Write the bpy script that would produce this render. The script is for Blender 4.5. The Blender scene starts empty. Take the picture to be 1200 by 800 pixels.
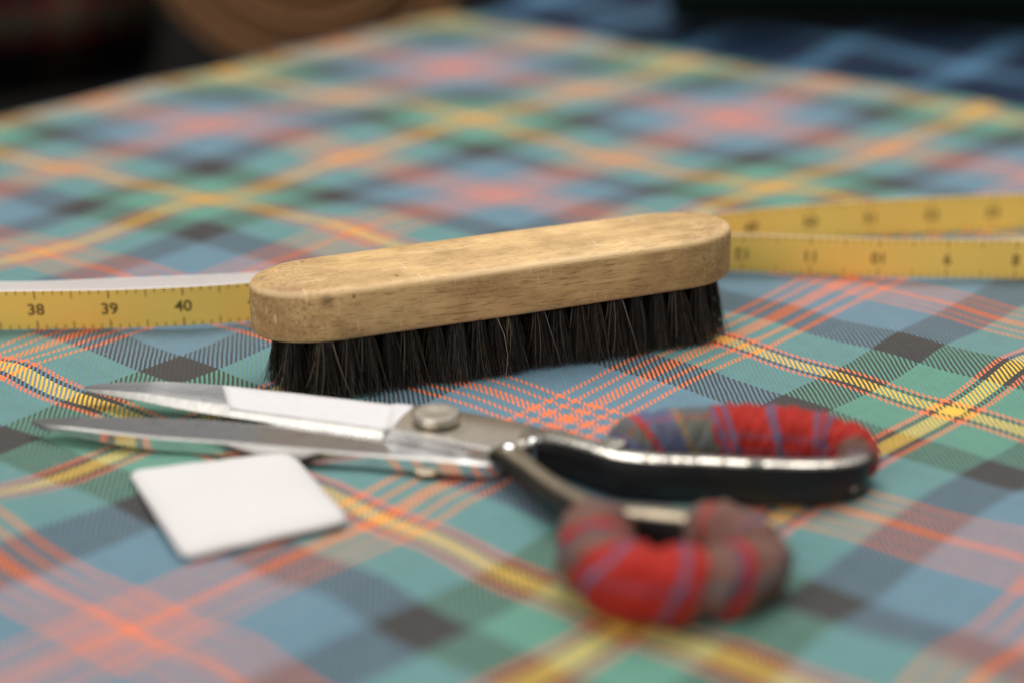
import bpy, bmesh, math, random
import numpy as np
from mathutils import Vector, Matrix
random.seed(7); rng = np.random.default_rng(7)
S = bpy.context.scene
COL = S.collection
R = math.radians

# ------------------------------------------------------------------ camera
cam_d = bpy.data.cameras.new('camera'); cam = bpy.data.objects.new('camera', cam_d)
COL.objects.link(cam); S.camera = cam
cam.location = (0, 0, 0.24394)
cam.rotation_euler = (R(90 - 20.651), 0, 0)
cam_d.sensor_width = 36.0; cam_d.lens = 70.54
cam_d.clip_start = 0.02; cam_d.clip_end = 60
cam_d.dof.use_dof = True; cam_d.dof.focus_distance = 0.659; cam_d.dof.aperture_fstop = 3.5

# ------------------------------------------------------------------ world (dim room) and lamps
W = bpy.data.worlds.new('World'); S.world = W; W.use_nodes = True
wn = W.node_tree.nodes; wl = W.node_tree.links; wn.clear()
wo = wn.new('ShaderNodeOutputWorld'); wb = wn.new('ShaderNodeBackground')
wc = wn.new('ShaderNodeTexCoord'); ws = wn.new('ShaderNodeSeparateXYZ'); wr = wn.new('ShaderNodeValToRGB')
wl.new(wc.outputs['Generated'], ws.inputs[0])
wm = wn.new('ShaderNodeMapRange'); wm.inputs[1].default_value = -1; wm.inputs[2].default_value = 1
wl.new(ws.outputs['Z'], wm.inputs[0]); wl.new(wm.outputs[0], wr.inputs[0])
wr.color_ramp.elements[0].position = 0.40; wr.color_ramp.elements[0].color = (0.12, 0.115, 0.11, 1)
wr.color_ramp.elements[1].position = 0.95; wr.color_ramp.elements[1].color = (0.80, 0.80, 0.80, 1)
wl.new(wr.outputs[0], wb.inputs[0]); wb.inputs[1].default_value = 0.40
wl.new(wb.outputs[0], wo.inputs[0])

def area(name, loc, target, sx, sy, power, color):
    d = bpy.data.lights.new(name, 'AREA'); d.shape = 'RECTANGLE'; d.size = sx; d.size_y = sy
    d.energy = power; d.color = color
    o = bpy.data.objects.new(name, d); COL.objects.link(o); o.location = loc
    o.rotation_euler = (Vector(target) - Vector(loc)).to_track_quat('-Z', 'Y').to_euler()
    return o
area('ceiling_light', (0.20, 1.22, 1.78), (0, 0.65, 0), 1.7, 1.3, 42, (1.0, 0.985, 0.965))
area('front_window_light', (-1.3, -1.2, 1.5), (0, 0.6, 0), 2.0, 1.7, 40, (1.0, 0.97, 0.94))

vs = S.view_settings; vs.view_transform = 'Standard'; vs.look = 'None'; vs.exposure = 0.08; vs.gamma = 1.0
vs.use_curve_mapping = False

# ------------------------------------------------------------------ helpers
def link(o, parent=None):
    COL.objects.link(o)
    if parent is not None: o.parent = parent
    return o
def obj(name, verts, faces, mats, parent=None, smooth=True, fmat=None, sharp=None):
    me = bpy.data.meshes.new(name)
    me.from_pydata([tuple(v) for v in verts], [], [tuple(f) for f in faces])
    if not isinstance(mats, (list, tuple)): mats = [mats]
    for m in mats: me.materials.append(m)
    if fmat is not None: me.polygons.foreach_set('material_index', list(fmat))
    if smooth: me.polygons.foreach_set('use_smooth', [True] * len(me.polygons))
    if sharp is not None: me.set_sharp_from_angle(angle=R(sharp))
    me.update()
    return link(bpy.data.objects.new(name, me), parent)
def tag(o, label=None, cat=None, group=None, kind=None):
    if label: o['label'] = label
    if cat: o['category'] = cat
    if group: o['group'] = group
    if kind: o['kind'] = kind
    return o
def empty(name, loc=(0, 0, 0), rz=0.0):
    o = bpy.data.objects.new(name, None); o.location = loc; o.rotation_euler = (0, 0, rz)
    o.empty_display_size = 0.01
    return link(o)
def set_uv(me, uvs):
    uv = me.uv_layers.new(name='UVMap')
    vi = np.empty(len(me.loops), dtype=np.int32); me.loops.foreach_get('vertex_index', vi)
    uv.data.foreach_set('uv', np.asarray(uvs, dtype=np.float32)[vi].ravel())
def catmull(pts, n=12, closed=False):
    P = [np.array(p, float) for p in pts]; out = []
    m = len(P); seg = m if closed else m - 1
    for i in range(seg):
        if closed: p0, p1, p2, p3 = P[(i - 1) % m], P[i], P[(i + 1) % m], P[(i + 2) % m]
        else: p0, p1, p2, p3 = P[max(i - 1, 0)], P[i], P[i + 1], P[min(i + 2, m - 1)]
        for k in range(n):
            t = k / n
            out.append(0.5 * (2 * p1 + (p2 - p0) * t + (2 * p0 - 5 * p1 + 4 * p2 - p3) * t * t + (3 * p1 - p0 - 3 * p2 + p3) * t ** 3))
    if not closed: out.append(P[-1])
    return np.array(out)

# ------------------------------------------------------------------ materials
class NT:
    def __init__(s, name):
        s.m = bpy.data.materials.new(name); s.m.use_nodes = True; s.t = s.m.node_tree
        s.t.nodes.clear(); s.out = s.n('ShaderNodeOutputMaterial'); s.b = s.n('ShaderNodeBsdfPrincipled')
        s.l(s.b.outputs[0], s.out.inputs[0])
    def n(s, kind, **kw):
        x = s.t.nodes.new(kind)
        for k, v in kw.items(): setattr(x, k, v)
        return x
    def l(s, a, b): s.t.links.new(a, b)
    def put(s, sock, v):
        if hasattr(v, 'links') or isinstance(v, bpy.types.NodeSocket): s.l(v, sock)
        elif v is not None: sock.default_value = v
    def math(s, op, a, b=None, c=None):
        x = s.n('ShaderNodeMath', operation=op)
        s.put(x.inputs[0], a); s.put(x.inputs[1], b)
        if c is not None: s.put(x.inputs[2], c)
        return x.outputs[0]
    def mix(s, f, a, b, mode='MIX'):
        x = s.n('ShaderNodeMix', data_type='RGBA', blend_type=mode)
        s.put(x.inputs[0], f); s.put(x.inputs[6], a if not isinstance(a, tuple) else (*a, 1)[:4]); s.put(x.inputs[7], b if not isinstance(b, tuple) else (*b, 1)[:4])
        return x.outputs[2]
    def noise(s, vec, scale, detail=3, rough=0.55, w=None):
        x = s.n('ShaderNodeTexNoise'); x.inputs['Scale'].default_value = scale
        x.inputs['Detail'].default_value = detail; x.inputs['Roughness'].default_value = rough
        if vec is not None: s.l(vec, x.inputs['Vector'])
        return x.outputs[0]
    def ramp(s, f, stops, interp='LINEAR'):
        x = s.n('ShaderNodeValToRGB'); cr = x.color_ramp; cr.interpolation = interp
        while len(cr.elements) < len(stops): cr.elements.new(1.0)
        while len(cr.elements) > len(stops): cr.elements.remove(cr.elements[-1])
        for e, (p, c) in zip(cr.elements, stops):
            e.position = p; e.color = (*c, 1) if not isinstance(c, (int, float)) else (c, c, c, 1)
        s.l(f, x.inputs[0]); return x.outputs[0]
    def coord(s, kind='Object', scale=None):
        x = s.n('ShaderNodeTexCoord').outputs[kind]
        if scale:
            mp = s.n('ShaderNodeMapping'); mp.inputs['Scale'].default_value = scale; s.l(x, mp.inputs[0]); x = mp.outputs[0]
        return x
    def bump(s, h, dist, strength=1.0):
        x = s.n('ShaderNodeBump'); x.inputs['Distance'].default_value = dist; x.inputs['Strength'].default_value = strength
        s.l(h, x.inputs['Height']); s.l(x.outputs[0], s.b.inputs['Normal']); return x
    def set(s, **kw):
        for k, v in kw.items(): s.put(s.b.inputs[k.replace('_', ' ')], (*v, 1) if isinstance(v, tuple) and len(v) == 3 else v)
        return s.m

def simple(name, col, rough=0.6, metallic=0.0, spec=0.5, var=0.12, scale=60):
    t = NT(name); nz = t.noise(t.coord(), scale, 4)
    c = t.mix(nz, tuple(x * (1 - var) for x in col), tuple(min(1, x * (1 + var)) for x in col))
    t.set(Base_Color=c, Roughness=rough, Metallic=metallic)
    t.b.inputs['Specular IOR Level'].default_value = spec
    return t.m

def woven(name, sett, half, bumpd=0.00012, rough=0.55, spec=0.35, sheen=0.12, over=2.0, sett_v=None):
    """2/2 twill. UV unit = one half of the mirrored sett, `half` threads long; `sett` = [(threads, colour)...]"""
    t = NT(name)
    uv = t.n('ShaderNodeUVMap'); sp = t.n('ShaderNodeSeparateXYZ'); t.l(uv.outputs[0], sp.inputs[0])
    wv = t.n('ShaderNodeTexNoise'); wv.inputs['Scale'].default_value = half / 14.0; wv.inputs['Detail'].default_value = 2; t.l(uv.outputs[0], wv.inputs['Vector'])
    ws_ = t.n('ShaderNodeSeparateColor'); t.l(wv.outputs['Color'], ws_.inputs[0])
    U = t.math('ADD', t.math('MULTIPLY', sp.outputs[0], float(half)), t.math('MULTIPLY', t.math('SUBTRACT', ws_.outputs[0], 0.5), 1.5))
    V = t.math('ADD', t.math('MULTIPLY', sp.outputs[1], float(half)), t.math('MULTIPLY', t.math('SUBTRACT', ws_.outputs[1], 0.5), 1.5))
    iu = t.math('FLOOR', U); iv = t.math('FLOOR', V); fu = t.math('FRACT', U); fv = t.math('FRACT', V)
    def stops(st):
        out = []; a = 0
        for n, c in st: out.append((a / half, c)); a += n
        return out
    def look(i, st):
        p = t.math('PINGPONG', t.math('DIVIDE', t.math('ADD', i, 0.5), float(half)), 1.0)
        return t.ramp(p, stops(st), 'CONSTANT')
    cu = look(iu, sett); cv = look(iv, sett_v or sett)
    # each yarn is dyed and spun a little differently
    def yarn(i, k):
        w = t.n('ShaderNodeTexWhiteNoise', noise_dimensions='1D'); t.l(t.math('ADD', i, k), w.inputs['W'])
        return w.outputs[0]
    tw = t.math('FLOORED_MODULO', t.math('SUBTRACT', iu, iv), 4.0)
    sel = t.math('LESS_THAN', tw, over)          # 1: the u yarn lies on top
    col = t.mix(sel, cv, cu)
    y = t.math('ADD', t.math('MULTIPLY', yarn(iu, 0.37), sel), t.math('MULTIPLY', yarn(iv, 71.3), t.math('SUBTRACT', 1.0, sel)))
    fib = t.n('ShaderNodeTexNoise'); fib.inputs['Scale'].default_value = half * 2.2; fib.inputs['Detail'].default_value = 2
    t.l(uv.outputs[0], fib.inputs['Vector'])
    val = t.math('ADD', t.math('MULTIPLY', y, 0.16), t.math('MULTIPLY', fib.outputs[0], 0.55))
    grime = t.noise(t.coord(), 130.0, 4, 0.6)
    val = t.math('ADD', val, t.math('ADD', 0.50, t.math('MULTIPLY', grime, 0.28)))
    hs = t.n('ShaderNodeHueSaturation'); t.l(val, hs.inputs['Value']); t.l(col, hs.inputs['Color'])
    # yarn relief: round across the yarn, dipping at both ends of each float
    ru = t.math('SINE', t.math('MULTIPLY', fu, math.pi)); rv = t.math('SINE', t.math('MULTIPLY', fv, math.pi))
    hu = t.math('ADD', t.math('MULTIPLY', ru, sel), t.math('MULTIPLY', rv, t.math('SUBTRACT', 1.0, sel)))
    # position along the float (0..2 yarns)
    alongu = t.math('FLOORED_MODULO', t.math('SUBTRACT', iu, V), 4.0)
    alongv = t.math('FLOORED_MODULO', t.math('SUBTRACT', t.math('ADD', U, 2.0), iv), 4.0)
    au = t.math('SINE', t.math('MULTIPLY', t.math('ADD', alongu, 1.0), math.pi / 2.0 / 1.5))
    av = t.math('SINE', t.math('MULTIPLY', alongv, math.pi / 2.0 / 1.5))
    h = hu
    wide = t.noise(uv.outputs[0], 3.0, 3)
    bp = t.bump(h, bumpd, 1.0)
    t.set(Base_Color=hs.outputs[0], Roughness=rough)
    t.b.inputs['Specular IOR Level'].default_value = spec
    t.b.inputs['Sheen Weight'].default_value = sheen; t.b.inputs['Sheen Roughness'].default_value = 0.45
    return t.m

BLUE = (0.100, 0.200, 0.262); GREEN = (0.082, 0.255, 0.180); BLACK = (0.015, 0.012, 0.010)
ORANGE = (0.84, 0.175, 0.045); YELLOW = (0.82, 0.50, 0.035)
HALF = 160
tartan = woven('tartan_wool', [(6, YELLOW), (4, BLACK), (4, ORANGE), (36, GREEN), (34, BLACK), (49, BLUE), (4, ORANGE), (7, BLUE), (4, ORANGE), (7, BLUE), (5, ORANGE)], HALF, spec=0.40, sheen=0.16)
NAVY = (0.008, 0.020, 0.048); SKY = (0.10, 0.23, 0.36); WINE = (0.08, 0.012, 0.025)
tartan_blue = woven('blue_tartan_wool', [(26, SKY), (24, NAVY), (6, WINE), (36, (0.006, 0.028, 0.055)), (28, NAVY)], 120, sheen=0.0, spec=0.15)
RED = (0.42, 0.022, 0.013); PURP = (0.10, 0.11, 0.19); MOSS = (0.115, 0.115, 0.090); DKB = (0.02, 0.06, 0.13)
tartan_red = woven('red_tartan_wool', [(3, PURP), (22, RED), (4, PURP), (3, RED), (4, PURP), (20, RED), (6, MOSS), (4, PURP), (10, MOSS), (3, RED), (12, MOSS), (4, PURP), (10, MOSS), (3, RED), (12, MOSS)], 120, bumpd=0.0002, sheen=0.03, spec=0.15, sett_v=[(16, RED), (4, PURP), (4, RED), (4, PURP), (16, RED), (8, MOSS), (4, DKB), (20, MOSS), (4, RED), (20, MOSS), (4, PURP), (16, MOSS)], over=3.0)
tartan_red2 = woven('red_tartan_wool_worn', [(13, RED), (4, PURP), (9, RED), (12, MOSS), (3, DKB), (5, RED), (30, MOSS), (4, PURP), (22, MOSS), (3, RED), (15, MOSS)], 120, bumpd=0.0002, sheen=0.03, spec=0.15, sett_v=[(40, RED), (4, PURP), (16, RED), (4, MOSS), (20, RED), (4, PURP), (32, MOSS)], over=3.0)
tartan_grey = woven('muted_tartan_wool', [(10, MOSS), (4, PURP), (6, MOSS), (3, RED), (12, PURP), (3, (0.25, 0.16, 0.08)), (18, MOSS), (5, DKB), (16, PURP), (3, RED)], 80, bumpd=0.0002, sheen=0.05, spec=0.15, over=3.0)

# beech of the brush
def wood():
    t = NT('worn_beech')
    g = t.noise(t.coord('Object', (16, 170, 260)), 1.0, 6, 0.62)
    g2 = t.noise(t.coord('Object', (170, 1900, 1900)), 1.0, 3, 0.6)
    blot = t.noise(t.coord('Object', (0.6, 1, 1)), 60.0, 4, 0.6)
    c = t.ramp(g, [(0.28, (0.50, 0.31, 0.125)), (0.52, (0.66, 0.43, 0.185)), (0.75, (0.76, 0.53, 0.26))])
    c = t.mix(t.ramp(g2, [(0.34, 0.70), (0.47, 0.0)]), c, (0.24, 0.13, 0.048))
    fine = t.noise(t.coord('Object', (500, 1500, 1500)), 1.0, 2, 0.5)
    c = t.mix(t.ramp(fine, [(0.55, 0.0), (0.75, 0.35)]), c, (0.78, 0.56, 0.30))
    # grime: handled ends and blotches
    sx = t.n('ShaderNodeSeparateXYZ'); t.l(t.coord(), sx.inputs[0])
    end = t.ramp(t.math('ABSOLUTE', sx.outputs[0]), [(0.052, 0.0), (0.080, 1.0)])
    sp = t.noise(t.coord(), 900.0, 3, 0.7)
    gr = t.math('MULTIPLY', t.ramp(sp, [(0.50, 0.0), (0.66, 1.0)]), t.math('ADD', t.math('MULTIPLY', end, 1.0), t.math('MULTIPLY', t.ramp(blot, [(0.5, 0.0), (0.72, 1.0)]), 0.7)))
    c = t.mix(gr, c, (0.15, 0.085, 0.035))
    c = t.mix(t.math('MULTIPLY', t.ramp(blot, [(0.42, 0.0), (0.66, 1.0)]), 0.6), c, (0.31, 0.175, 0.07))
    c = t.mix(t.math('MULTIPLY', end, 0.35), c, (0.30, 0.165, 0.065))
    vo = t.n('ShaderNodeTexVoronoi'); vo.inputs['Scale'].default_value = 130.0; t.l(t.coord(), vo.inputs['Vector'])
    vr = t.n('ShaderNodeSeparateColor'); t.l(vo.outputs['Color'], vr.inputs[0])
    spot = t.math('MULTIPLY', t.ramp(t.math('ADD', vo.outputs['Distance'], t.math('MULTIPLY', sp, 0.10)), [(0.11, 1.0), (0.17, 0.0)]), t.math('GREATER_THAN', vr.outputs[0], 0.62))
    c = t.mix(t.math('MULTIPLY', spot, 0.85), c, (0.12, 0.055, 0.022))
    big = t.noise(t.coord('Object', (1, 1.6, 1.6)), 28.0, 5, 0.65)
    c = t.mix(t.math('MULTIPLY', t.ramp(big, [(0.50, 0.0), (0.64, 1.0)]), t.math('ADD', 0.38, t.math('MULTIPLY', end, 0.35))), c, (0.27, 0.145, 0.055))
    # pale scratches at all angles
    mp = t.n('ShaderNodeMapping'); mp.inputs['Rotation'].default_value = (0.3, 0.9, 0.5); mp.inputs['Scale'].default_value = (900, 70, 120); t.l(t.coord(), mp.inputs[0])
    sc = t.noise(mp.outputs[0], 1.0, 2, 0.4)
    c = t.mix(t.ramp(sc, [(0.68, 0.0), (0.75, 0.5)]), c, (0.74, 0.56, 0.34))
    # the arrises rubbed down to pale wood
    ez = t.math('SUBTRACT', sx.outputs[2], t.math('MULTIPLY', sx.outputs[0], 0.012))
    rub = t.ramp(t.math('MULTIPLY', ez, 10.0), [(0.345, 0.0), (0.353, 0.75), (0.362, 0.75), (0.3665, 0.0)])
    rub2 = t.ramp(t.math('MULTIPLY', ez, 10.0), [(0.196, 0.6), (0.215, 0.0)])
    c = t.mix(t.math('MULTIPLY', t.math('MAXIMUM', rub, rub2), t.ramp(blot, [(0.3, 0.3), (0.6, 1.0)])), c, (0.76, 0.54, 0.29))
    # one dark knock near the end
    d = t.n('ShaderNodeVectorMath', operation='DISTANCE'); t.l(t.coord(), d.inputs[0]); d.inputs[1].default_value = (-0.0655, -0.0179, 0.0330)
    c = t.mix(t.ramp(t.math('ADD', d.outputs['Value'], t.math('MULTIPLY', sp, 0.0018)), [(0.0022, 0.9), (0.0032, 0.0)]), c, (0.07, 0.03, 0.015))
    hgt = t.math('ADD', t.math('MULTIPLY', g2, 0.6), t.math('MULTIPLY', sp, 0.6))
    t.bump(hgt, 0.00025, 0.6)
    t.set(Base_Color=c, Roughness=t.math('ADD', 0.42, t.math('MULTIPLY', blot, 0.25)))
    t.b.inputs['Specular IOR Level'].default_value = 0.35
    return t.m
m_wood = wood()
def bristle():
    t = NT('horsehair'); g = t.n('ShaderNodeNewGeometry')
    c = t.ramp(g.outputs['Random Per Island'], [(0.0, (0.006, 0.005, 0.0045)), (0.50, (0.010, 0.0075, 0.006)), (0.82, (0.034, 0.024, 0.017)), (0.95, (0.20, 0.145, 0.09)), (1.0, (0.36, 0.30, 0.22))])
    t.set(Base_Color=c, Roughness=0.38); t.b.inputs['Specular IOR Level'].default_value = 0.5
    return t.m
m_hair = bristle()
def steel(name, col, rough, streak=(300, 300, 300), dirt=0.3):
    t = NT(name); n1 = t.noise(t.coord('Object', streak), 1.0, 4, 0.6); n2 = t.noise(t.coord(), 160.0, 4, 0.6)
    c = t.mix(t.math('MULTIPLY', t.ramp(n2, [(0.45, 0.0), (0.75, 1.0)]), dirt), col, tuple(x * 0.45 for x in col))
    c = t.mix(t.ramp(n1, [(0.35, 0.35), (0.6, 0.0)]), c, tuple(x * 0.55 for x in col))
    t.bump(n1, 0.00010, 0.45)
    t.set(Base_Color=c, Metallic=1.0, Roughness=t.math('ADD', rough, t.math('MULTIPLY', n2, 0.18)))
    return t.m
m_blade = steel('blade_steel', (0.54, 0.53, 0.52), 0.20, (120, 900, 900), 0.6)
m_mirror = steel('polished_steel', (0.80, 0.79, 0.77), 0.06, (120, 500, 500), 0.15)
m_edge = steel('ground_steel', (0.56, 0.54, 0.50), 0.42, (700, 200, 200), 0.15)
m_nickel = steel('worn_nickel', (0.74, 0.68, 0.58), 0.24, (260, 260, 260), 0.45)
def paint():
    t = NT('chipped_black_enamel'); n = t.noise(t.coord(), 240.0, 4, 0.65)
    f = t.ramp(n, [(0.70, 0.0), (0.73, 1.0)])
    t.set(Base_Color=t.mix(f, (0.006, 0.006, 0.0065), (0.5, 0.46, 0.40)), Metallic=f, Roughness=t.math('ADD', 0.26, t.math('MULTIPLY', n, 0.15)))
    return t.m
m_paint = paint()
m_brass = steel('bare_bronze_steel', (0.34, 0.28, 0.20), 0.30, (260, 260, 260), 0.6)
def chalkm():
    t = NT('tailors_chalk'); n = t.noise(t.coord(), 400.0, 4, 0.6); w = t.noise(t.coord(), 40.0, 3)
    t.bump(n, 0.00015, 0.5)
    t.set(Base_Color=t.mix(w, (0.595, 0.565, 0.545), (0.635, 0.605, 0.585)), Roughness=0.75)
    t.b.inputs['Specular IOR Level'].default_value = 0.25
    return t.m
m_chalk = chalkm()
m_label = simple('white_paper_tape', (0.61, 0.585, 0.58), 0.6, var=0.05, scale=300)
m_tapeY = simple('yellow_coated_fibreglass', (0.98, 0.635, 0.135), 0.62, var=0.06, scale=120)
m_tapeW = simple('white_coated_fibreglass', (0.84, 0.80, 0.77), 0.40, var=0.04, scale=120)
m_ink = simple('brown_black_ink', (0.17, 0.10, 0.028), 0.5, spec=0.3)
m_table = simple('dark_table_wood', (0.020, 0.016, 0.013), 0.55, var=0.3, scale=30, spec=0.2)
m_floor = simple('dark_floor', (0.018, 0.016, 0.014), 0.8, var=0.3, scale=6, spec=0.1)
m_tweed = simple('brown_tweed', (0.16, 0.078, 0.036), 0.9, var=0.35, scale=120, spec=0.1)
m_tweed2 = simple('brown_tweed_edge', (0.22, 0.112, 0.054), 0.9, var=0.35, scale=120, spec=0.1)
m_card = simple('cardboard_core', (0.30, 0.21, 0.12), 0.9, var=0.15)
m_forest = simple('dark_green_wool', (0.008, 0.016, 0.013), 0.95, var=0.4, scale=90, spec=0.05)

# ------------------------------------------------------------------ the laid-out tartan
UNIT = 0.087; TH = 0.692516; OX, OY = 1.59778 * UNIT, 6.76911 * UNIT
CI, SI = math.cos(TH), math.sin(TH)
A_DIR = np.array([CI, -SI]); B_DIR = np.array([-SI, -CI])       # the two yarn directions on the table
def lat(i, j): return OX + UNIT * (CI * i - SI * j), OY + UNIT * (-SI * i - CI * j)
# how far the wool is pulled out of square (mm) at some stripe crossings
PULL = [(0, 0, 0.2, -4.3), (-1, 0, 1.7, 4.4), (-4, 0, 1.9, -4.7), (-1, 1, 0.6, 2.3), (-1, 2, 3.2, -2.2), (-1, 3, -1.5, 0.9), (0, 2, 0.5, -9.7), (0, 1, 0.2, 0.5), (-4, -2, -0.8, -2.4), (-5, -2, 0.4, -6.5), (-3, -2, -2.8, -8.4), (-5, -3, -3.2, 1.6), (-5, -1, -5.9, 9.0), (-3, -1, 0.9, 0.2), (-3, -3, 2.6, -10.6), (-5, 0, -2.2, -10.9), (-4, -1, -0.5, 6.0), (-3, 0, -1.3, 10.8), (-4, 1, 0.8, 2.4), (-4, -3, 1.4, -8.9), (-2, -3, 1.8, -2.1), (-2, -2, -5.7, -0.9)]
PN = np.array([(a, b) for a, b, _, _ in PULL], float); PD = np.array([(c, d) for _, _, c, d in PULL]) / 1000
def kern(P, Q): return np.exp(-((P[:, None, :] - Q[None, :, :]) ** 2).sum(2) / (2 * 0.85 ** 2))
PW = np.linalg.solve(kern(PN, PN) + 0.15 * np.eye(len(PN)), PD)
I0, I1, J0, J1, STEP = -6.12, 2.3, -4.2, 4.9, 0.036
ii = np.arange(-6.9, I1, STEP); jj = np.arange(J0, J1, STEP)
GI, GJ = np.meshgrid(ii, jj, indexing='ij'); F = np.stack([GI.ravel(), GJ.ravel()], 1)
d = np.concatenate([kern(F[k:k + 8000], PN) @ PW for k in range(0, len(F), 8000)])
ci = np.maximum(F[:, 0], I0)
X = OX + UNIT * (CI * ci - SI * F[:, 1]) + d[:, 0]; Y = OY + UNIT * (-SI * ci - CI * F[:, 1]) + d[:, 1]
Z = np.zeros(len(F))
def hump(x, y, ax, ay, ang, h):
    global Z
    c, s = math.cos(ang), math.sin(ang); u = (X - x) * c + (Y - y) * s; v = -(X - x) * s + (Y - y) * c
    Z = Z + h * np.exp(-(u / ax) ** 2 - (v / ay) ** 2)
hump(-0.152, 0.500, 0.030, 0.018, 0.6, 0.0070)
hump(-0.06, 0.440, 0.05, 0.014, 0.9, 0.0030)
hump(0.10, 0.425, 0.05, 0.016, -0.5, 0.0035)
hump(-0.175, 0.615, 0.05, 0.012, 0.3, 0.0016)
hump(0.165, 0.62, 0.05, 0.016, -0.7, 0.0022)
hump(-0.10, 0.92, 0.12, 0.03, 0.7, 0.0040)
hump(-0.020, 0.520, 0.050, 0.010, 2.5, 0.0012)
hump(0.16, 0.50, 0.06, 0.03, 0.4, 0.0030)
hump(0.05, 0.80, 0.16, 0.03, 0.15, 0.0030)
hump(-0.14, 0.80, 0.10, 0.03, -0.4, 0.0035)
hump(0.10, 0.98, 0.16, 0.05, 0.3, 0.004)
Z += 0.0005 * np.sin(X * 61 + Y * 37) + 0.0004 * np.sin(X * 113 - Y * 71 + 1.0)
over = np.maximum(0, I0 - F[:, 0]) * UNIT                       # hangs over the table's edge
ed = np.clip(over / 0.012, 0, 1)
X -= CI * 0.010 * np.sin(ed * math.pi / 2); Y += SI * 0.010 * np.sin(ed * math.pi / 2); Z -= np.where(over > 0, over * np.clip(0.3 + ed, 0, 1), 0)
near = np.clip((0.035 - np.abs(F[:, 0] - I0)) / 0.035, 0, 1)
ni, nj = len(ii), len(jj)
idx = np.arange(ni * nj).reshape(ni, nj)
faces = np.stack([idx[:-1, :-1], idx[:-1, 1:], idx[1:, 1:], idx[1:, :-1]], -1).reshape(-1, 4)
cloth = obj('tartan_cloth', np.stack([X, Y, Z], 1), faces[:, ::-1].tolist() if False else faces.tolist(), tartan)
set_uv(cloth.data, F)
if cloth.data.polygons[0].normal.z < 0: cloth.data.flip_normals()
tag(cloth, 'blue and green tartan wool with orange and yellow stripes spread under everything', 'fabric')

def quadbox(name, c4, z0, z1, mat, parent=None):
    v = [(x, y, z0) for x, y in c4] + [(x, y, z1) for x, y in c4]
    f = [(3, 2, 1, 0), (4, 5, 6, 7)] + [(k, (k + 1) % 4, 4 + (k + 1) % 4, 4 + k) for k in range(4)]
    return obj(name, v, f, mat, parent, smooth=False)
table = empty('cutting_table', (0.3, 0.9, -0.86))
def tl(c4): return [(x - 0.3, y - 0.9) for x, y in c4]
top = quadbox('table_top', tl([lat(-6.14, 5.2), lat(2.6, 5.2), lat(2.6, -11), lat(-6.14, -11)]), 0.826, 0.856, m_table, table)
for a, b in ((-5.6, 4.6), (2.0, 4.6), (2.0, -10.4), (-5.6, -10.4)):
    quadbox('leg', tl([lat(a - .3, b + .3), lat(a + .3, b + .3), lat(a + .3, b - .3), lat(a - .3, b - .3)]), 0.0, 0.826, m_table, table)
tag(table, 'dark table carrying the tartan cloth, barely seen past its back edge', 'table')
tag(quadbox('floor', [(-5, -4), (5, -4), (5, 8), (-5, 8)], -0.90, -0.862, m_floor), kind='structure')

# second cloth beyond the first one's back edge
bi = np.linspace(-6.1, 2.3, 60); bj = np.linspace(-7.6, -4.0, 40)
BI, BJ = np.meshgrid(bi, bj, indexing='ij'); bx, by = lat(BI.ravel(), BJ.ravel())
bz = -0.0022 + 0.006 * np.clip((-4.45 - BJ.ravel()) * 2, 0, 1) * (0.5 + 0.5 * np.sin(BI.ravel() * 2.3 + BJ.ravel() * 3))
idb = np.arange(60 * 40).reshape(60, 40)
fb = np.stack([idb[:-1, :-1], idb[1:, :-1], idb[1:, 1:], idb[:-1, 1:]], -1).reshape(-1, 4)
blue = obj('blue_cloth', np.stack([bx, by, bz], 1), fb.tolist(), tartan_blue)
set_uv(blue.data, np.stack([BI.ravel() * 2.4 + .2, BJ.ravel() * 2.4 + .1], 1))
if blue.data.polygons[0].normal.z < 0: blue.data.flip_normals()
tag(blue, 'dark navy and sky blue tartan cloth lying behind the spread tartan', 'fabric')

# bolts of cloth behind, far out of focus
def bolt(name, label, p, yaw, length, radius, mat, mat_end, layers=9, pitch=0.0):
    e = empty(name, p); e.rotation_euler = (0, pitch, yaw)
    n = 48
    # the wound cloth: a real spiral whose loose end shows
    vs_, fs = [], []
    turns = layers; N = turns * n; r0 = radius * 0.28
    for k in range(N + 1):
        a = 2 * math.pi * k / n; r = r0 + (radius - r0) * k / N
        for x in (-length / 2 + 0.004 * math.sin(k * 0.05), length / 2 + 0.004 * math.sin(k * 0.07)):
            vs_.append((x, r * math.cos(a), radius + r * math.sin(a)))
    for k in range(N): fs.append((2 * k, 2 * k + 1, 2 * k + 3, 2 * k + 2))
    o = obj('wound_cloth', vs_, fs, [mat, mat_end], e)
    md = o.modifiers.new('thick', 'SOLIDIFY'); md.thickness = (radius - r0) / turns * 0.82; md.offset = 0; md.material_offset_rim = 1
    set_uv(o.data, [(v[0] / 0.06, k // 2 * 2 * math.pi * radius / n / 0.06) for k, v in enumerate(vs_)])
    # cardboard core
    cv, cf = [], []
    for k in range(n):
        a = 2 * math.pi * k / n
        for rr, x in ((r0 * .92, -length / 2 - .006), (r0 * .92, length / 2 + .006), (r0 * .7, length / 2 + .006), (r0 * .7, -length / 2 - .006)):
            cv.append((x, rr * math.cos(a), radius + rr * math.sin(a)))
    for k in range(n):
        a, b = 4 * k, 4 * ((k + 1) % n)
        for q in range(4): cf.append((a + q, a + (q + 1) % 4, b + (q + 1) % 4, b + q))
    obj('core_tube', cv, cf, m_card, e)
    return tag(e, label, 'fabric bolt')
OLIVE = (0.12, 0.11, 0.075)
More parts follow.
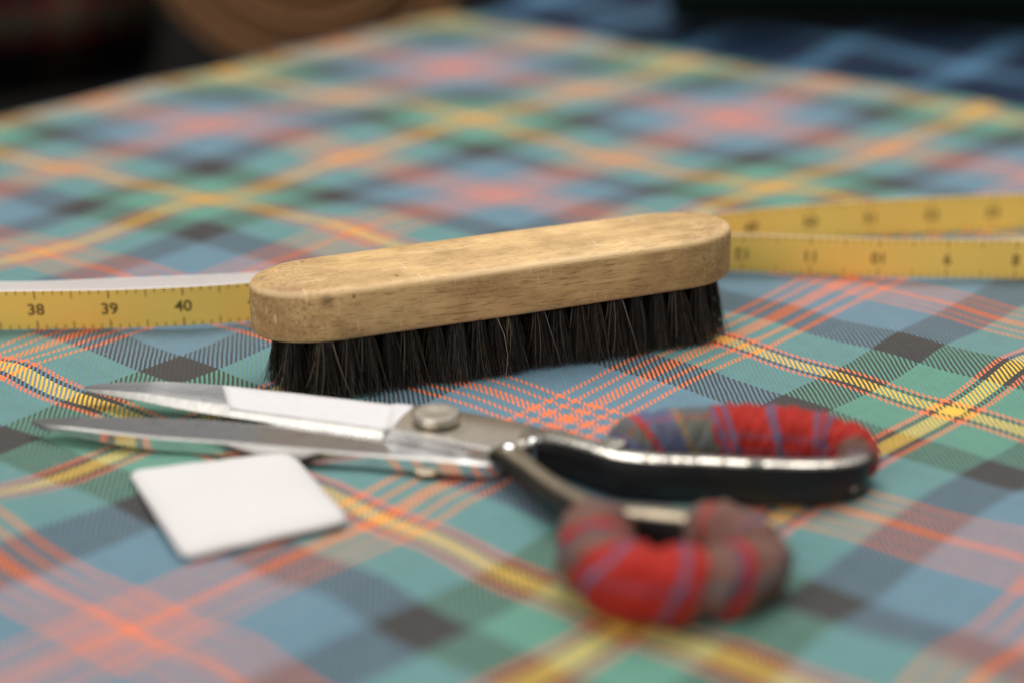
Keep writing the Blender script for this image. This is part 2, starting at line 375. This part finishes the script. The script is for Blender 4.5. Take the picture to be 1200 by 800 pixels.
dark_plaid = woven('black_plaid_wool', [(10, (0.006, 0.03, 0.025)), (26, (0.006, 0.006, 0.007)), (8, (0.07, 0.055, 0.055)), (14, (0.006, 0.006, 0.007)), (8, (0.25, 0.015, 0.015)), (14, OLIVE)], 80, sheen=0.0, spec=0.1)
bolt('fabric_bolt', 'brown tweed roll lying beyond the back left edge of the table', (-0.105, 1.46, -0.055), R(82), 0.36, 0.115, m_tweed, m_tweed2, 8)
bolt('fabric_bolt', 'near black plaid roll in the dark top left corner', (-0.52, 1.42, -0.12), R(30), 0.50, 0.09, dark_plaid, m_forest, 8)
bolt('fabric_bolt', 'dark green roll along the top right behind the blue cloth', (0.325, 1.165, 0.004), R(-6), 0.46, 0.06, m_forest, m_forest, 8)

# ------------------------------------------------------------------ clothes brush
BR = empty('clothes_brush', (-0.0043, 0.6365, 0), 0.3816)
tag(BR, 'worn wooden clothes brush with black bristles standing in the middle', 'brush')
def stadium(L, Wd, e, n=96):
    out = []
    for k in range(n):
        t = 2 * math.pi * k / n; c, s = math.cos(t), math.sin(t)
        # denser on the ends, straight flanks in between
        x = math.copysign(L / 2 - e, c) + e * c if abs(c) > 1e-6 else 0
        out.append((x, Wd / 2 * s))
    return out
def brush_body():
    L, Wd, e, n = 0.1705, 0.0372, 0.0262, 128
    prof = [(0.0028, 0.0), (0.0008, 0.0002), (0.0002, 0.0009), (0.0, 0.0020), (0.0, 0.0070), (0.0, 0.0140), (0.0001, 0.0151), (0.0004, 0.0160), (0.0010, 0.0167), (0.0019, 0.0171), (0.0040, 0.0173), (0.0080, 0.0175), (0.0130, 0.0176)]
    v, f = [], []
    for ins, z in prof:
        for (x, y) in stadium(L - 2 * ins, Wd - 2 * ins, max(e - ins, 0.004), n):
            wob = 1 + 0.004 * math.sin(x * 90 + z * 300)
            v.append((x, y * wob, z + 0.00025 * math.sin(x * 70 + y * 60)))
    m = len(prof)
    for r in range(m - 1):
        for k in range(n): f.append((r * n + k, r * n + (k + 1) % n, (r + 1) * n + (k + 1) % n, (r + 1) * n + k))
    f.append(tuple(range(n))[::-1]); f.append(tuple(range((m - 1) * n, m * n)))
    return v, f
v, f = brush_body()
TILT = 0.012
v = [(x, y, z + 0.0196 + TILT * x) for x, y, z in v]
body = obj('wooden_handle', v, f, m_wood, BR, sharp=50)
# bristle tufts: eight different meshes shared by all
def tuft_mesh(k, nh=280):
    rg = np.random.default_rng(100 + k); v, f = [], []
    for h in range(nh):
        a = rg.uniform(0, 2 * math.pi); r = math.sqrt(rg.uniform(0, 1))
        bx_, by_ = 0.0021 * r * math.cos(a), 0.0021 * r * math.sin(a)
        spread = rg.normal(1.0, 0.25)
        tx = bx_ * (1 + 1.55 * spread) + rg.normal(0, 0.0005); ty = by_ * (1 + 1.5 * spread) + rg.normal(0, 0.0005)
        if rg.random() < 0.08: tx += rg.normal(0, 0.0022); ty += rg.normal(0, 0.0015)
        ln = 1.0 + rg.normal(0, 0.03) - (0.22 * rg.random() if rg.random() < 0.12 else 0)
        rad = rg.uniform(0.00007, 0.000125)
        bend = rg.normal(0, 0.0006, 2); b0 = len(v); tw = rg.uniform(0, 6.28); segs = 3
        for s in range(segs + 1):
            q = s / segs; e = q ** 1.5
            x = bx_ + (tx - bx_) * e + bend[0] * math.sin(q * math.pi); y = by_ + (ty - by_) * e + bend[1] * math.sin(q * math.pi)
            rr = rad * (1 - 0.45 * q)
            for c in range(3):
                an = tw + c * 2.0944; v.append((x + rr * math.cos(an), y + rr * math.sin(an), -ln * q))
        for s in range(segs):
            for c in range(3):
                a0 = b0 + s * 3 + c; a1 = b0 + s * 3 + (c + 1) % 3
                f.append((a0, a1, a1 + 3, a0 + 3))
    me = bpy.data.meshes.new('bristle_tuft'); me.from_pydata(v, [], f); me.materials.append(m_hair)
    me.polygons.foreach_set('use_smooth', [True] * len(me.polygons)); me.update(); return me
tufts = [tuft_mesh(k) for k in range(8)]
rows = 5
for r in range(rows):
    y = -0.0146 + 0.0292 * r / (rows - 1)
    xm = (0.1715 / 2 - 0.0262) + 0.0262 * math.sqrt(max(0, 1 - (y / 0.0182) ** 2)) - 0.0092
    cnt = int(round(2 * xm / 0.0074))
    for k in range(cnt + 1):
        x = -xm + 2 * xm * k / cnt + (0.0012 * (r % 2) if 0 < k < cnt else 0)
        o = bpy.data.objects.new('bristle_tuft', tufts[random.randrange(8)])
        zt = 0.0202 + TILT * x
        o.location = (x + random.gauss(0, .0008), y + random.gauss(0, .0005), zt)
        lean = 0.12 * (y / 0.015)
        o.rotation_euler = (lean * 1.25 + random.gauss(0, .03), random.gauss(0, .03), random.gauss(0, .25))
        wd_ = random.uniform(.85, 1.25); o.scale = (wd_, wd_, (zt - 0.0004) / math.cos(lean))
        if r in (0, rows - 1) and random.random() < .5: o.scale.x *= -1
        link(o, BR)

# ------------------------------------------------------------------ tape measure: one ribbon standing on its edge
TW = 0.0150
def tape_ctrl(xl):
    return [(0.36, 0.716, 180), (0.30, 0.712, 180), (0.245, 0.711, 180), (0.191, 0.712, 180), (0.128, 0.715, 178), (0.090, 0.7195, 176), (0.062, 0.7195, 160), (0.038, 0.714, 115), (0.010, 0.705, 90), (-0.030, 0.694, 90), (-0.060, 0.687, 88), (-0.080, 0.6775, 30), (-0.094, 0.6735, 5), (-0.136, 0.6685, 0), (-0.1805, 0.6645, 0),
            (-0.25, 0.670, 0), (xl + 0.02, 0.690, 0), (xl, 0.668, 0), (xl + 0.02, 0.644, 0), (-0.25, 0.650, 0),
            (-0.1775, 0.6560, 8), (-0.1335, 0.6582, 8), (-0.0918, 0.6650, 7), (-0.055, 0.676, 3), (-0.015, 0.697, 0), (0.030, 0.722, 0), (0.0865, 0.7485, 0), (0.135, 0.7625, 0), (0.2056, 0.7735, 0), (0.28, 0.784, 0), (0.37, 0.790, 0)]
def tape_path(xl):
    P = catmull(tape_ctrl(xl), 16)
    s = np.concatenate([[0], np.cumsum(np.hypot(np.diff(P[:, 0]), np.diff(P[:, 1])))])
    return P, s
def s_at(P, s, x, first):
    k = range(len(P) - 1) if first else range(len(P) - 2, -1, -1)
    for q in k:
        if (P[q, 0] - x) * (P[q + 1, 0] - x) <= 0:
            t = (x - P[q, 0]) / (P[q + 1, 0] - P[q, 0]); return s[q] + t * (s[q + 1] - s[q])
X8, X38 = 0.1882, -0.1655
lo, hi = -0.9, -0.28
for _ in range(40):
    mid = (lo + hi) / 2; P, s = tape_path(mid)
    m_ = len(P) // 2
    k38 = [q for q in range(m_, len(P) - 1) if P[q, 0] <= X38 <= P[q + 1, 0]][0]
    s38 = s[k38] + (X38 - P[k38, 0]) / (P[k38 + 1, 0] - P[k38, 0]) * (s[k38 + 1] - s[k38])
    if s38 - s_at(P, s, X8, True) > 30 * 0.0254: lo = mid
    else: hi = mid
s8 = s38 - 30 * 0.0254
def frame_at(q):
    q = min(max(q, 1e-6), s[-1] - 1e-6); k = int(np.searchsorted(s, q) - 1); k = max(0, min(k, len(P) - 2))
    t = (q - s[k]) / (s[k + 1] - s[k]); p = P[k] + t * (P[k + 1] - P[k])
    k0, k1 = max(k - 1, 0), min(k + 2, len(P) - 1)
    T = np.array([P[k1, 0] - P[k0, 0], P[k1, 1] - P[k0, 1], 0]); T /= np.linalg.norm(T)
    ph = math.radians(p[2]); Sd = np.cross(T, (0, 0, 1.0)); Wd = math.cos(ph) * np.array([0, 0, 1.0]) + math.sin(ph) * Sd
    Fn = np.cross(T, Wd)
    lift = 0.0007 + (0.0022 * math.exp(-((p[0] + 0.035) / 0.03) ** 2) if q > s[-1] * 0.5 else 0)
    c = np.array([p[0], p[1], lift + TW / 2 * abs(math.cos(ph))])
    return c, T, Wd, Fn
TP = empty('tape_measure', (0, 0.70, 0)); o_tp = np.array([0, 0.70, 0])
tag(TP, 'yellow inch tape measure standing on edge behind the brush', 'tape measure')
NS = 700; v, f, fm = [], [], []
for k in range(NS + 1):
    c, T, Wd, Fn = frame_at(s[-1] * k / NS); c = c - o_tp
    for w, t in ((-.5, 1), (.5, 1), (.5, -1), (-.5, -1)): v.append(c + Wd * TW * w + Fn * 0.00022 * t)
for k in range(NS):
    a, b = 4 * k, 4 * k + 4
    for q in range(4):
        f.append((a + q, b + q, b + (q + 1) % 4, a + (q + 1) % 4)); fm.append((0, 1, 1, 1)[q])
obj('ribbon', v, f, [m_tapeY, m_tapeW], TP, fmat=fm, sharp=40)
# printed scale: ticks joined as one part, every numeral its own
tv, tf = [], []
nmin = int(math.floor(8 - s8 / 0.0254)) + 1; nmax = int(8 + (s[-1] - s8) / 0.0254)
for n8 in range(nmin * 8, nmax * 8):
    q = s8 + (n8 / 8 - 8) * 0.0254
    if q < 0.004 or q > s[-1] - 0.004: continue
    c, T, Wd, Fn = frame_at(q); c = c - o_tp + Fn * 0.00030
    ln = 0.0032 if n8 % 8 == 0 else (0.0030 if n8 % 4 == 0 else 0.0016)
    wd = 0.00016 if n8 % 8 else 0.00022
    for sg in (-1, 1):
        b0 = len(tv); e0, e1 = sg * TW / 2, sg * (TW / 2 - ln)
        for (w, t) in ((e0, -wd), (e0, wd), (e1, wd), (e1, -wd)): tv.append(c + Wd * w + T * t)
        tf.append((b0, b0 + 1, b0 + 2, b0 + 3) if sg < 0 else (b0 + 3, b0 + 2, b0 + 1, b0))
obj('tick_marks', tv, tf, m_ink, TP, smooth=False)
dg = bpy.context.evaluated_depsgraph_get()
def text_mesh(txt, size):
    cu = bpy.data.curves.new('numeral', 'FONT'); cu.body = txt; cu.size = size; cu.align_x = 'CENTER'; cu.align_y = 'CENTER'; cu.offset = size * 0.02; cu.resolution_u = 4
    to = bpy.data.objects.new('numeral_source', cu); COL.objects.link(to)
    bpy.context.view_layer.update(); g = bpy.context.evaluated_depsgraph_get()
    me = bpy.data.meshes.new_from_object(to.evaluated_get(g)); bpy.data.objects.remove(to); me.materials.clear(); me.materials.append(m_ink); me.name = 'numeral'
    return me
for n in range(nmin, nmax + 1):
    q = s8 + (n - 8) * 0.0254
    if q < 0.01 or q > s[-1] - 0.01: continue
    c, T, Wd, Fn = frame_at(q)
    if c[0] < -0.30: continue
    o = bpy.data.objects.new('numeral', text_mesh(str(n), 0.0060))
    M = Matrix.Identity(4)
    cc = c - o_tp + Fn * 0.00032
    for r in range(3): M[r][0] = T[r]; M[r][1] = Wd[r]; M[r][2] = Fn[r]; M[r][3] = cc[r]
    link(o, TP); o.matrix_local = M

# ------------------------------------------------------------------ tailor's shears
SH = empty('tailor_shears', (-0.0226, 0.553, 0)); so = np.array([-0.0226, 0.553, 0])
tag(SH, 'open steel tailor shears with black handles wrapped in red tartan', 'shears')
def loft(name, secs, mats, fsel, parent, sharp=28):
    n = len(secs[0]); v, f, fm = [], [], []
    for sec in secs:
        for p in sec: v.append(np.array(p) / 1000 - so)
    for k in range(len(secs) - 1):
        for q in range(n):
            f.append((k * n + q, k * n + (q + 1) % n, (k + 1) * n + (q + 1) % n, (k + 1) * n + q)); fm.append(fsel(k, q) if callable(fsel) else fsel[q])
    f.append(tuple(range(n))[::-1]); fm.append(0); f.append(tuple(range((len(secs) - 1) * n, len(secs) * n))); fm.append(0)
    o = obj(name, v, f, mats, parent, fmat=fm, sharp=sharp)
    bm = bmesh.new(); bm.from_mesh(o.data); bmesh.ops.recalc_face_normals(bm, faces=bm.faces); bm.to_mesh(o.data); bm.free()
    return o
def lerp(a, b, t): return tuple(x + (y - x) * t for x, y in zip(a, b))
# lower blade (its spine towards the viewer, mirror bright inner face up)
LF = [(-147.0, 566.0), (-142.5, 561.9), (-136, 559.0), (-127, 556.3), (-107, 551.0), (-88, 547.5), (-50, 539.5), (-25, 535.0), (-9, 531.6), (-3, 532.0)]
LB = [(-147.0, 566.9), (-142, 566.7), (-134, 566.4), (-125, 566.0), (-104, 565.0), (-90, 563.4), (-52, 556), (-27, 557), (-8, 557), (2, 552)]
fr = catmull([(*a, *b) for a, b in zip(LF, LB)], 8); secs = []
for k, (fx, fy, bx_, by_) in enumerate(fr):
    q = k / (len(fr) - 1); th = 0.8 + 3.6 * min(1, q * 2.2)
    zt = 6.0 - 1.2 * max(0, 1 - q * 4) ; F_, B_ = (fx, fy), (bx_, by_)
    in1 = lerp(F_, B_, min(0.10, 1))
    secs.append([(*F_, zt - th), (*F_, zt - 0.7), (*lerp(F_, B_, 0.05), zt - 0.05), (*B_, zt), (*B_, zt - 0.4), (*lerp(F_, B_, 0.45), zt - th * 0.95)])
loft('blade', secs, [m_blade, m_mirror, m_edge], [1, 2, 0, 2, 0, 0], SH)['label'] = 'lower bare blade'
# upper blade (bevelled cutting edge towards the viewer), with the thick pivot block
UB = [(-136.6, 590.4), (-130, 590.3), (-116, 588.6), (-94, 586.0), (-66, 578.5), (-42, 571.3), (-36, 569.6), (-29, 567.5), (-14, 562.0), (4, 553.0), (9, 548.5)]
UF = [(-136.6, 589.8), (-130, 585.5), (-119, 579.5), (-98, 569.6), (-70, 559.4), (-46, 551.2), (-37, 547.6), (-33, 546.0), (-12, 535.6), (-2, 531.8), (3, 533.0)]
fr = catmull([(*a, *b) for a, b in zip(UB, UF)], 8); secs = []; m_ = len(fr)
for k, (bx_, by_, fx, fy) in enumerate(fr):
    q = k / (m_ - 1) * 10; B_, F_ = (bx_, by_), (fx, fy)
    th = 0.7 + 2.3 * min(1, q / 2.2); blk = min(1, max(0, (q - 5.75) / 0.5)); blk = blk * blk * (3 - 2 * blk)
    zb = 6.15 - 1.0 * max(0, 1 - q / 2.2)
    zf = zb + 0.35 + blk * 2.75; zr = zb + th * 0.62 + blk * (3.75 - th * .62); zk = zb + th + blk * (3.6 - th)
    secs.append([(*B_, zb), (*B_, zk - 0.5), (*lerp(B_, F_, 0.06), zk), (*lerp(B_, F_, 0.42), (zk + zr) / 2 - 0.25 * (1 - blk)), (*lerp(B_, F_, 0.74 + 0.225 * blk), zr), (*F_, zf), (*F_, zb)])
ub = loft('blade', secs, [m_blade, m_mirror, m_edge, m_nickel], (lambda k, q: (3 if k > 50 and q in (1, 2, 3) else 0 if k > 44 and q == 5 else (0, 2, 0, 0, 2, 1, 0)[q])), SH)
ub['label'] = 'upper blade with a white paper label'
# paper label stuck on the upper blade, lying 0.15 mm above its face and following it
lv, lf_ = [], []
def ub_point(q, t):
    k = min(int(q), m_ - 2); a = q - k
    pts = [np.array(secs[k][i]) * (1 - a) + np.array(secs[k + 1][i]) * a for i in (2, 3, 4, 5)]
    br = [0.0, 0.383, 0.723, 1.0]
    for i in range(3):
        if t <= br[i + 1] or i == 2:
            w = (t - br[i]) / (br[i + 1] - br[i]); return pts[i] * (1 - w) + pts[i + 1] * w
NQ, NTt = 40, 10
for a in range(NQ + 1):
    for b in range(NTt + 1):
        t = 0.02 + 0.80 * b / NTt
        qa = 25.0 + 2.6 * t; qb = 55.5 - 6.5 * t ** 2
        p = ub_point(qa + (qb - qa) * a / NQ, t); lv.append(p / 1000 - so + np.array([0, 0, 0.00018 + 0.00005 * math.sin(a * .9)]))
for a in range(NQ):
    for b in range(NTt):
        i0 = a * (NTt + 1) + b; lf_.append((i0, i0 + 1, i0 + NTt + 2, i0 + NTt + 1))
lab = obj('paper_label', lv, lf_, m_label, None)
lab.parent = ub
if lab.data.polygons[0].normal.z < 0: lab.data.flip_normals()
md = lab.modifiers.new('thick', 'SOLIDIFY'); md.thickness = 0.00015; md.offset = -1
# pivot screw: domed slotted head, and the nut under the blades
def lathe(name, prof, mat, parent, n=40, loc=(0, 0, 0)):
    v, f = [], []
    for r, z in prof:
        for k in range(n): a = 2 * math.pi * k / n; v.append((loc[0] + r * math.cos(a), loc[1] + r * math.sin(a), loc[2] + z))
    m = len(prof)
    for r in range(m - 1):
        for k in range(n): f.append((r * n + k, r * n + (k + 1) % n, (r + 1) * n + (k + 1) % n, (r + 1) * n + k))
    f.append(tuple(range(n))[::-1]); f.append(tuple(range((m - 1) * n, m * n)))
    return obj(name, v, f, mat, parent, sharp=35)
mm = 0.001
scr = lathe('pivot_screw', [(r * mm, z * mm) for r, z in ((4.6, 8.5), (4.8, 10.2), (6.9, 10.4), (7.3, 10.9), (7.3, 12.6), (6.8, 13.2), (5.2, 13.35), (3.0, 13.1), (0.6, 13.0))], m_nickel, SH)
lathe('pivot_nut', [(r * mm, z * mm) for r, z in ((2, 0.1), (3.9, 0.3), (4.2, 0.6), (4.2, 2.0), (3, 2.4))], m_brass, SH, loc=(-0.002, -0.0165, 0))

stop = lathe('stop_rivet', [(r * mm, z * mm) for r, z in ((2.6, 6), (2.6, 10.2), (2.3, 11.0), (1.5, 11.6), (0.4, 11.8))], m_mirror, SH, loc=(0.0215, -0.0205, 0))
lathe('stop_rivet', [(r * mm, z * mm) for r, z in ((1.9, 6), (1.9, 11.0), (1.6, 11.7), (1.0, 12.1), (0.3, 12.2))], m_mirror, SH, loc=(0.0285, -0.0170, 0))
def sweep(name, pts, parent, mats, closed=False, n=10, cham=1.1):
    """bar of width w, height h along pts (x, y, z, w, h in mm); top faces take the second material"""
    P = catmull(pts, n, closed); v, f, fm = [], [], []; m = len(P)
    for k in range(m):
        a = P[(k - 1) % m] if (closed or k > 0) else P[k]; b = P[(k + 1) % m] if (closed or k < m - 1) else P[k]
        T = b[:3] - a[:3]; T[2] = 0; T /= np.linalg.norm(T); Sd = np.array([T[1], -T[0], 0]); w, h = P[k, 3] / 2, P[k, 4] / 2; c = min(cham, w * .6, h * .6)
        for (x, z) in ((-w, -h + c), (-w, h - c), (-w + c * .45, h - c * .3), (-w + c * 1.3, h), (w - c * 1.3, h), (w - c * .45, h - c * .3), (w, h - c), (w, -h + c), (w - c, -h), (-w + c, -h)):
            v.append((P[k, :3] + Sd * x + np.array([0, 0, z])) / 1000 - so)
    for k in range(m if closed else m - 1):
        a, b = k * 10, ((k + 1) % m) * 10
        for q in range(10): f.append((a + q, a + (q + 1) % 10, b + (q + 1) % 10, b + q)); fm.append(1 if 1 <= q <= 5 else 0)
    if not closed:
        f.append(tuple(range(10))); fm.append(0); f.append(tuple(range((m - 1) * 10, m * 10))[::-1]); fm.append(0)
    o = obj(name, v, f, mats, parent, fmat=fm, sharp=35)
    bm = bmesh.new(); bm.from_mesh(o.data); bmesh.ops.recalc_face_normals(bm, faces=bm.faces); bm.to_mesh(o.data); bm.free()
    return o
def wrap(name, pts, parent, mat, r0, creases=(), n=14, uo=(0, 0), flat=1.0, seed=0):
    P = catmull(pts, n); v, f, uv = [], [], []; m = len(P); na = 56
    rf = random.Random(seed); folds = [(rf.uniform(.15, .42), rf.uniform(.12, .75), rf.choice((-3, -2, -1, 1, 2, 3)), rf.uniform(0, 6)) for _ in range(6)]
    sl = np.concatenate([[0], np.cumsum(np.linalg.norm(np.diff(P[:, :3], axis=0), axis=1))])
    for k in range(m):
        a, b = P[max(k - 1, 0)], P[min(k + 1, m - 1)]; T = (b - a)[:3]; T /= np.linalg.norm(T)
        Sd = np.cross(T, (0, 0, 1)); Sd /= np.linalg.norm(Sd); Up = np.cross(Sd, T)
        endr = min(1.0, 0.62 + 0.38 * math.sqrt(min(1, min(sl[k], sl[-1] - sl[k]) / 4.0)))
        for q in range(na):
            an = 2 * math.pi * q / na; wr_ = sum(am * abs(math.sin(fs_ * sl[k] + fa * an + ph_)) for am, fs_, fa, ph_ in folds)
            turn = (sl[k] / 13.0 + q / na + 0.1 * math.sin(an * 2 + seed)) % 1.0
            r = P[k, 3] * endr * (1 + 0.035 * math.sin(sl[k] * .45 + seed) + 0.025 * math.sin(3 * an + sl[k] * .3 + seed)) + 0.9 * (turn ** 4) + wr_ - 0.7
            for (cs, cw, cd) in creases: r -= cd * math.exp(-((sl[k] - cs + 1.2 * math.sin(an)) / cw) ** 2)
            v.append((P[k, :3] + Sd * r * math.cos(an) + Up * r * flat * math.sin(an)) / 1000 - so)
            uv.append((uo[0] + sl[k] / 60.0 + 0.07 * math.sin(q / na * 2 * math.pi), uo[1] + q / na * 2 * math.pi * r0 / 60.0 * (1 - 1e-3)))
    for k in range(m - 1):
        for q in range(na):
            f.append((k * na + q, k * na + (q + 1) % na, (k + 1) * na + (q + 1) % na, (k + 1) * na + q))
    f.append(tuple(range(na))); f.append(tuple(range((m - 1) * na, m * na))[::-1])
    o = obj(name, v, f, mat, parent, sharp=60)
    set_uv(o.data, uv)
    bm = bmesh.new(); bm.from_mesh(o.data); bmesh.ops.recalc_face_normals(bm, faces=bm.faces); bm.to_mesh(o.data); bm.free()
    return o
# back handle (belongs to the lower blade): shank and long bow
bow = [(-8, 546, 5.0, 15, 5), (3, 543.5, 6.5, 12, 7), (11, 538.5, 7.6, 9, 10), (20, 530.0, 7.6, 6.2, 12.6), (29, 522.5, 7.5, 5.6, 13.2), (40, 519.0, 7.5, 5.4, 13.4), (56, 517.4, 7.4, 5.4, 13.4), (76, 515.6, 7.3, 5.4, 13.2), (89, 516.6, 7.1, 5.4, 12.8), (98.0, 521.5, 6.9, 6, 12), (99.5, 530.0, 6.9, 6, 12), (93, 536.0, 7.5, 7, 11), (80, 538.5, 8, 7, 11), (62, 540.0, 8, 7, 11), (44, 538.5, 8, 7, 11), (33, 534.0, 8, 7, 11), (26, 528.0, 7.7, 7, 11.8)]
def wornm():
    t = NT('enamel_rubbed_to_nickel'); n = t.noise(t.coord(), 190.0, 4, 0.65)
    f = t.ramp(n, [(0.40, 0.12), (0.50, 1.0)])
    t.set(Base_Color=t.mix(f, (0.012, 0.012, 0.012), (0.72, 0.67, 0.58)), Metallic=f, Roughness=t.math('ADD', 0.16, t.math('MULTIPLY', n, 0.2)))
    return t.m
m_worn = wornm()
bh = sweep('handle', bow, SH, [m_paint, m_worn])
wrap('fabric_wrap', [(31.5, 532.5, 9.2, 7.0), (36, 535.6, 9.8, 8.3), (46, 538.6, 10.3, 8.7), (57, 539.7, 10.4, 8.9), (64, 539.8, 10.4, 8.4)], bh, tartan_grey, 8.6, creases=((13, 1.0, 0.7), (24, 1.2, 0.5)), uo=(0.1, 0.1), seed=1)['label'] = 'grey and purple tartan strip'
wrap('fabric_wrap', [(54, 539.4, 10.4, 8.9), (62, 539.8, 10.4, 9.5), (72, 539.3, 10.3, 9.5), (80, 538.4, 10.1, 9.4), (91, 535.4, 9.6, 9.0), (97.6, 530.0, 8.9, 8.2), (98.2, 523.5, 8.2, 6.4)], bh, tartan_red, 8.6, creases=((42, 1.4, 1.6), (20, 1.2, 0.5)), uo=(-0.42, -0.22), seed=2)['label'] = 'bright red tartan strip'
# front handle (belongs to the upper blade): shank dropping to the round bow
fbow = [(-11, 545, 7.4, 8, 3.2), (-4.5, 537, 7.6, 8, 4.0), (-0.5, 530.5, 7.8, 7.4, 6.5), (4.5, 520, 7.6, 5.8, 8), (11, 507, 7.4, 5.6, 9.5), (18, 495.5, 7.5, 5.8, 11), (24, 487.5, 7.7, 6.4, 12), (31, 484.0, 7.9, 6.6, 13), (39, 482.3, 7.9, 6.6, 13.2), (48, 479.6, 7.9, 6.6, 13), (56, 474, 7.8, 7, 12), (61.5, 466, 8, 7, 12), (60.5, 457, 8, 7, 12), (54, 451, 8, 7, 12), (44, 449.2, 8, 7, 12), (32, 449.8, 8, 7, 12), (24.5, 455.5, 8, 7, 12), (21.5, 464, 8, 7, 12), (21.5, 474, 8, 7, 12), (23.5, 484, 7.8, 6.6, 12)]
fh = sweep('handle', fbow, SH, [m_paint, m_brass])
wrap('fabric_wrap', [(47.5, 479.5, 9.2, 7.2), (51, 477.5, 9.8, 8.4), (57, 472.8, 10.0, 8.8), (62.2, 465.5, 9.6, 8.4), (61.8, 457.6, 9.4, 8.6), (54.5, 451.0, 9.6, 9.1), (44, 448.6, 9.6, 9.4), (32.5, 449.2, 9.6, 9.5), (25.2, 455.5, 9.7, 9.4), (22.2, 464, 10.0, 9.4), (22, 474, 10.0, 9.2), (23.2, 483.0, 9.2, 7.6)], fh, tartan_red2, 9.6, creases=((46, 1.4, 1.3), (27, 1.5, 1.6), (72, 1.3, 1.0), (58, 1.0, 0.6)), uo=(-1.033, -0.10), seed=3)

# ------------------------------------------------------------------ tailor's chalk
CH = (-0.0772, 0.5110); CHL = (-0.0774, 0.5148)
corners = [(-111.8, 529.6), (-65.6, 543.6), (-44.2, 496.8), (-87.0, 474.2)]
def chalk():
    c = np.array(corners) / 1000 - np.array(CH); n = 16; rim = []
    for k in range(4):
        p0, p1, p2 = c[k - 1], c[k], c[(k + 1) % 4]; r = 0.0050
        a = p1 + (p0 - p1) / np.linalg.norm(p0 - p1) * r; b = p1 + (p2 - p1) / np.linalg.norm(p2 - p1) * r
        for t in np.linspace(0, 1, 7): rim.append((1 - t) ** 2 * a + 2 * t * (1 - t) * p1 + t * t * b)
        nx = c[(k + 1) % 4]; e = nx + (p1 - nx) / np.linalg.norm(p1 - nx) * r
        for t in np.linspace(0, 1, 10)[1:-1]: rim.append(b + (e - b) * t)
    rim = np.array(rim); m = len(rim); v, f = [], []
    lev = [(0.55, 0.0000), (0.84, 0.0002), (0.95, 0.0006), (0.99, 0.0011), (1.0, 0.0015), (0.997, 0.0019), (0.975, 0.0025), (0.90, 0.0034), (0.72, 0.0042), (0.45, 0.0047), (0.2, 0.0048)]
    for sc, z in lev:
        for kk, p in enumerate(rim): v.append((p[0] * sc * (1 + 0.006 * sc * math.sin(kk * 1.7) * math.sin(kk * .43)), p[1] * sc * (1 + 0.006 * sc * math.sin(kk * 2.3)), z + 0.00012 * math.sin(p[0] * 400 * sc + z * 900)))
    for r in range(len(lev) - 1):
        for k in range(m): f.append((r * m + k, r * m + (k + 1) % m, (r + 1) * m + (k + 1) % m, (r + 1) * m + k))
    f.append(tuple(range(m))[::-1]); f.append(tuple(range((len(lev) - 1) * m, len(lev) * m)))
    o = obj('chalk', v, f, m_chalk)
    bm = bmesh.new(); bm.from_mesh(o.data); bmesh.ops.recalc_face_normals(bm, faces=bm.faces); bm.to_mesh(o.data); bm.free()
    o.location = (*CHL, 0.0006); return o
tag(chalk(), 'white square of tailor chalk with rounded corners lying before the blades', 'chalk')
# stray lint on the wool
lv, lf_ = [], []
for k in range(90):
    x, y = random.uniform(-0.18, 0.19), random.uniform(0.50, 0.72)
    if -0.03 < y - (0.6365 + (x + 0.0043) * 0.40) < 0.03: continue
    a = random.uniform(0, 6.28); L = random.uniform(0.0008, 0.0030); r = random.uniform(0.00004, 0.00009); bd = random.gauss(0, .6); b0 = len(lv)
    for q in range(4):
        an = a + bd * q
        for c in range(3):
            w = c * 2.0944; lv.append((x - r * math.cos(w) * math.sin(an), y + r * math.cos(w) * math.cos(an), 0.0014 + r * math.sin(w)))
        x += L / 3 * math.cos(an); y += L / 3 * math.sin(an)
    for q in range(3):
        for c in range(3): lf_.append((b0 + q * 3 + c, b0 + q * 3 + (c + 1) % 3, b0 + q * 3 + 3 + (c + 1) % 3, b0 + q * 3 + 3 + c))
tag(obj('lint', lv, lf_, m_chalk), 'tiny pale bits of lint on the tartan wool', 'lint', kind='stuff')
S.render.engine = 'CYCLES'
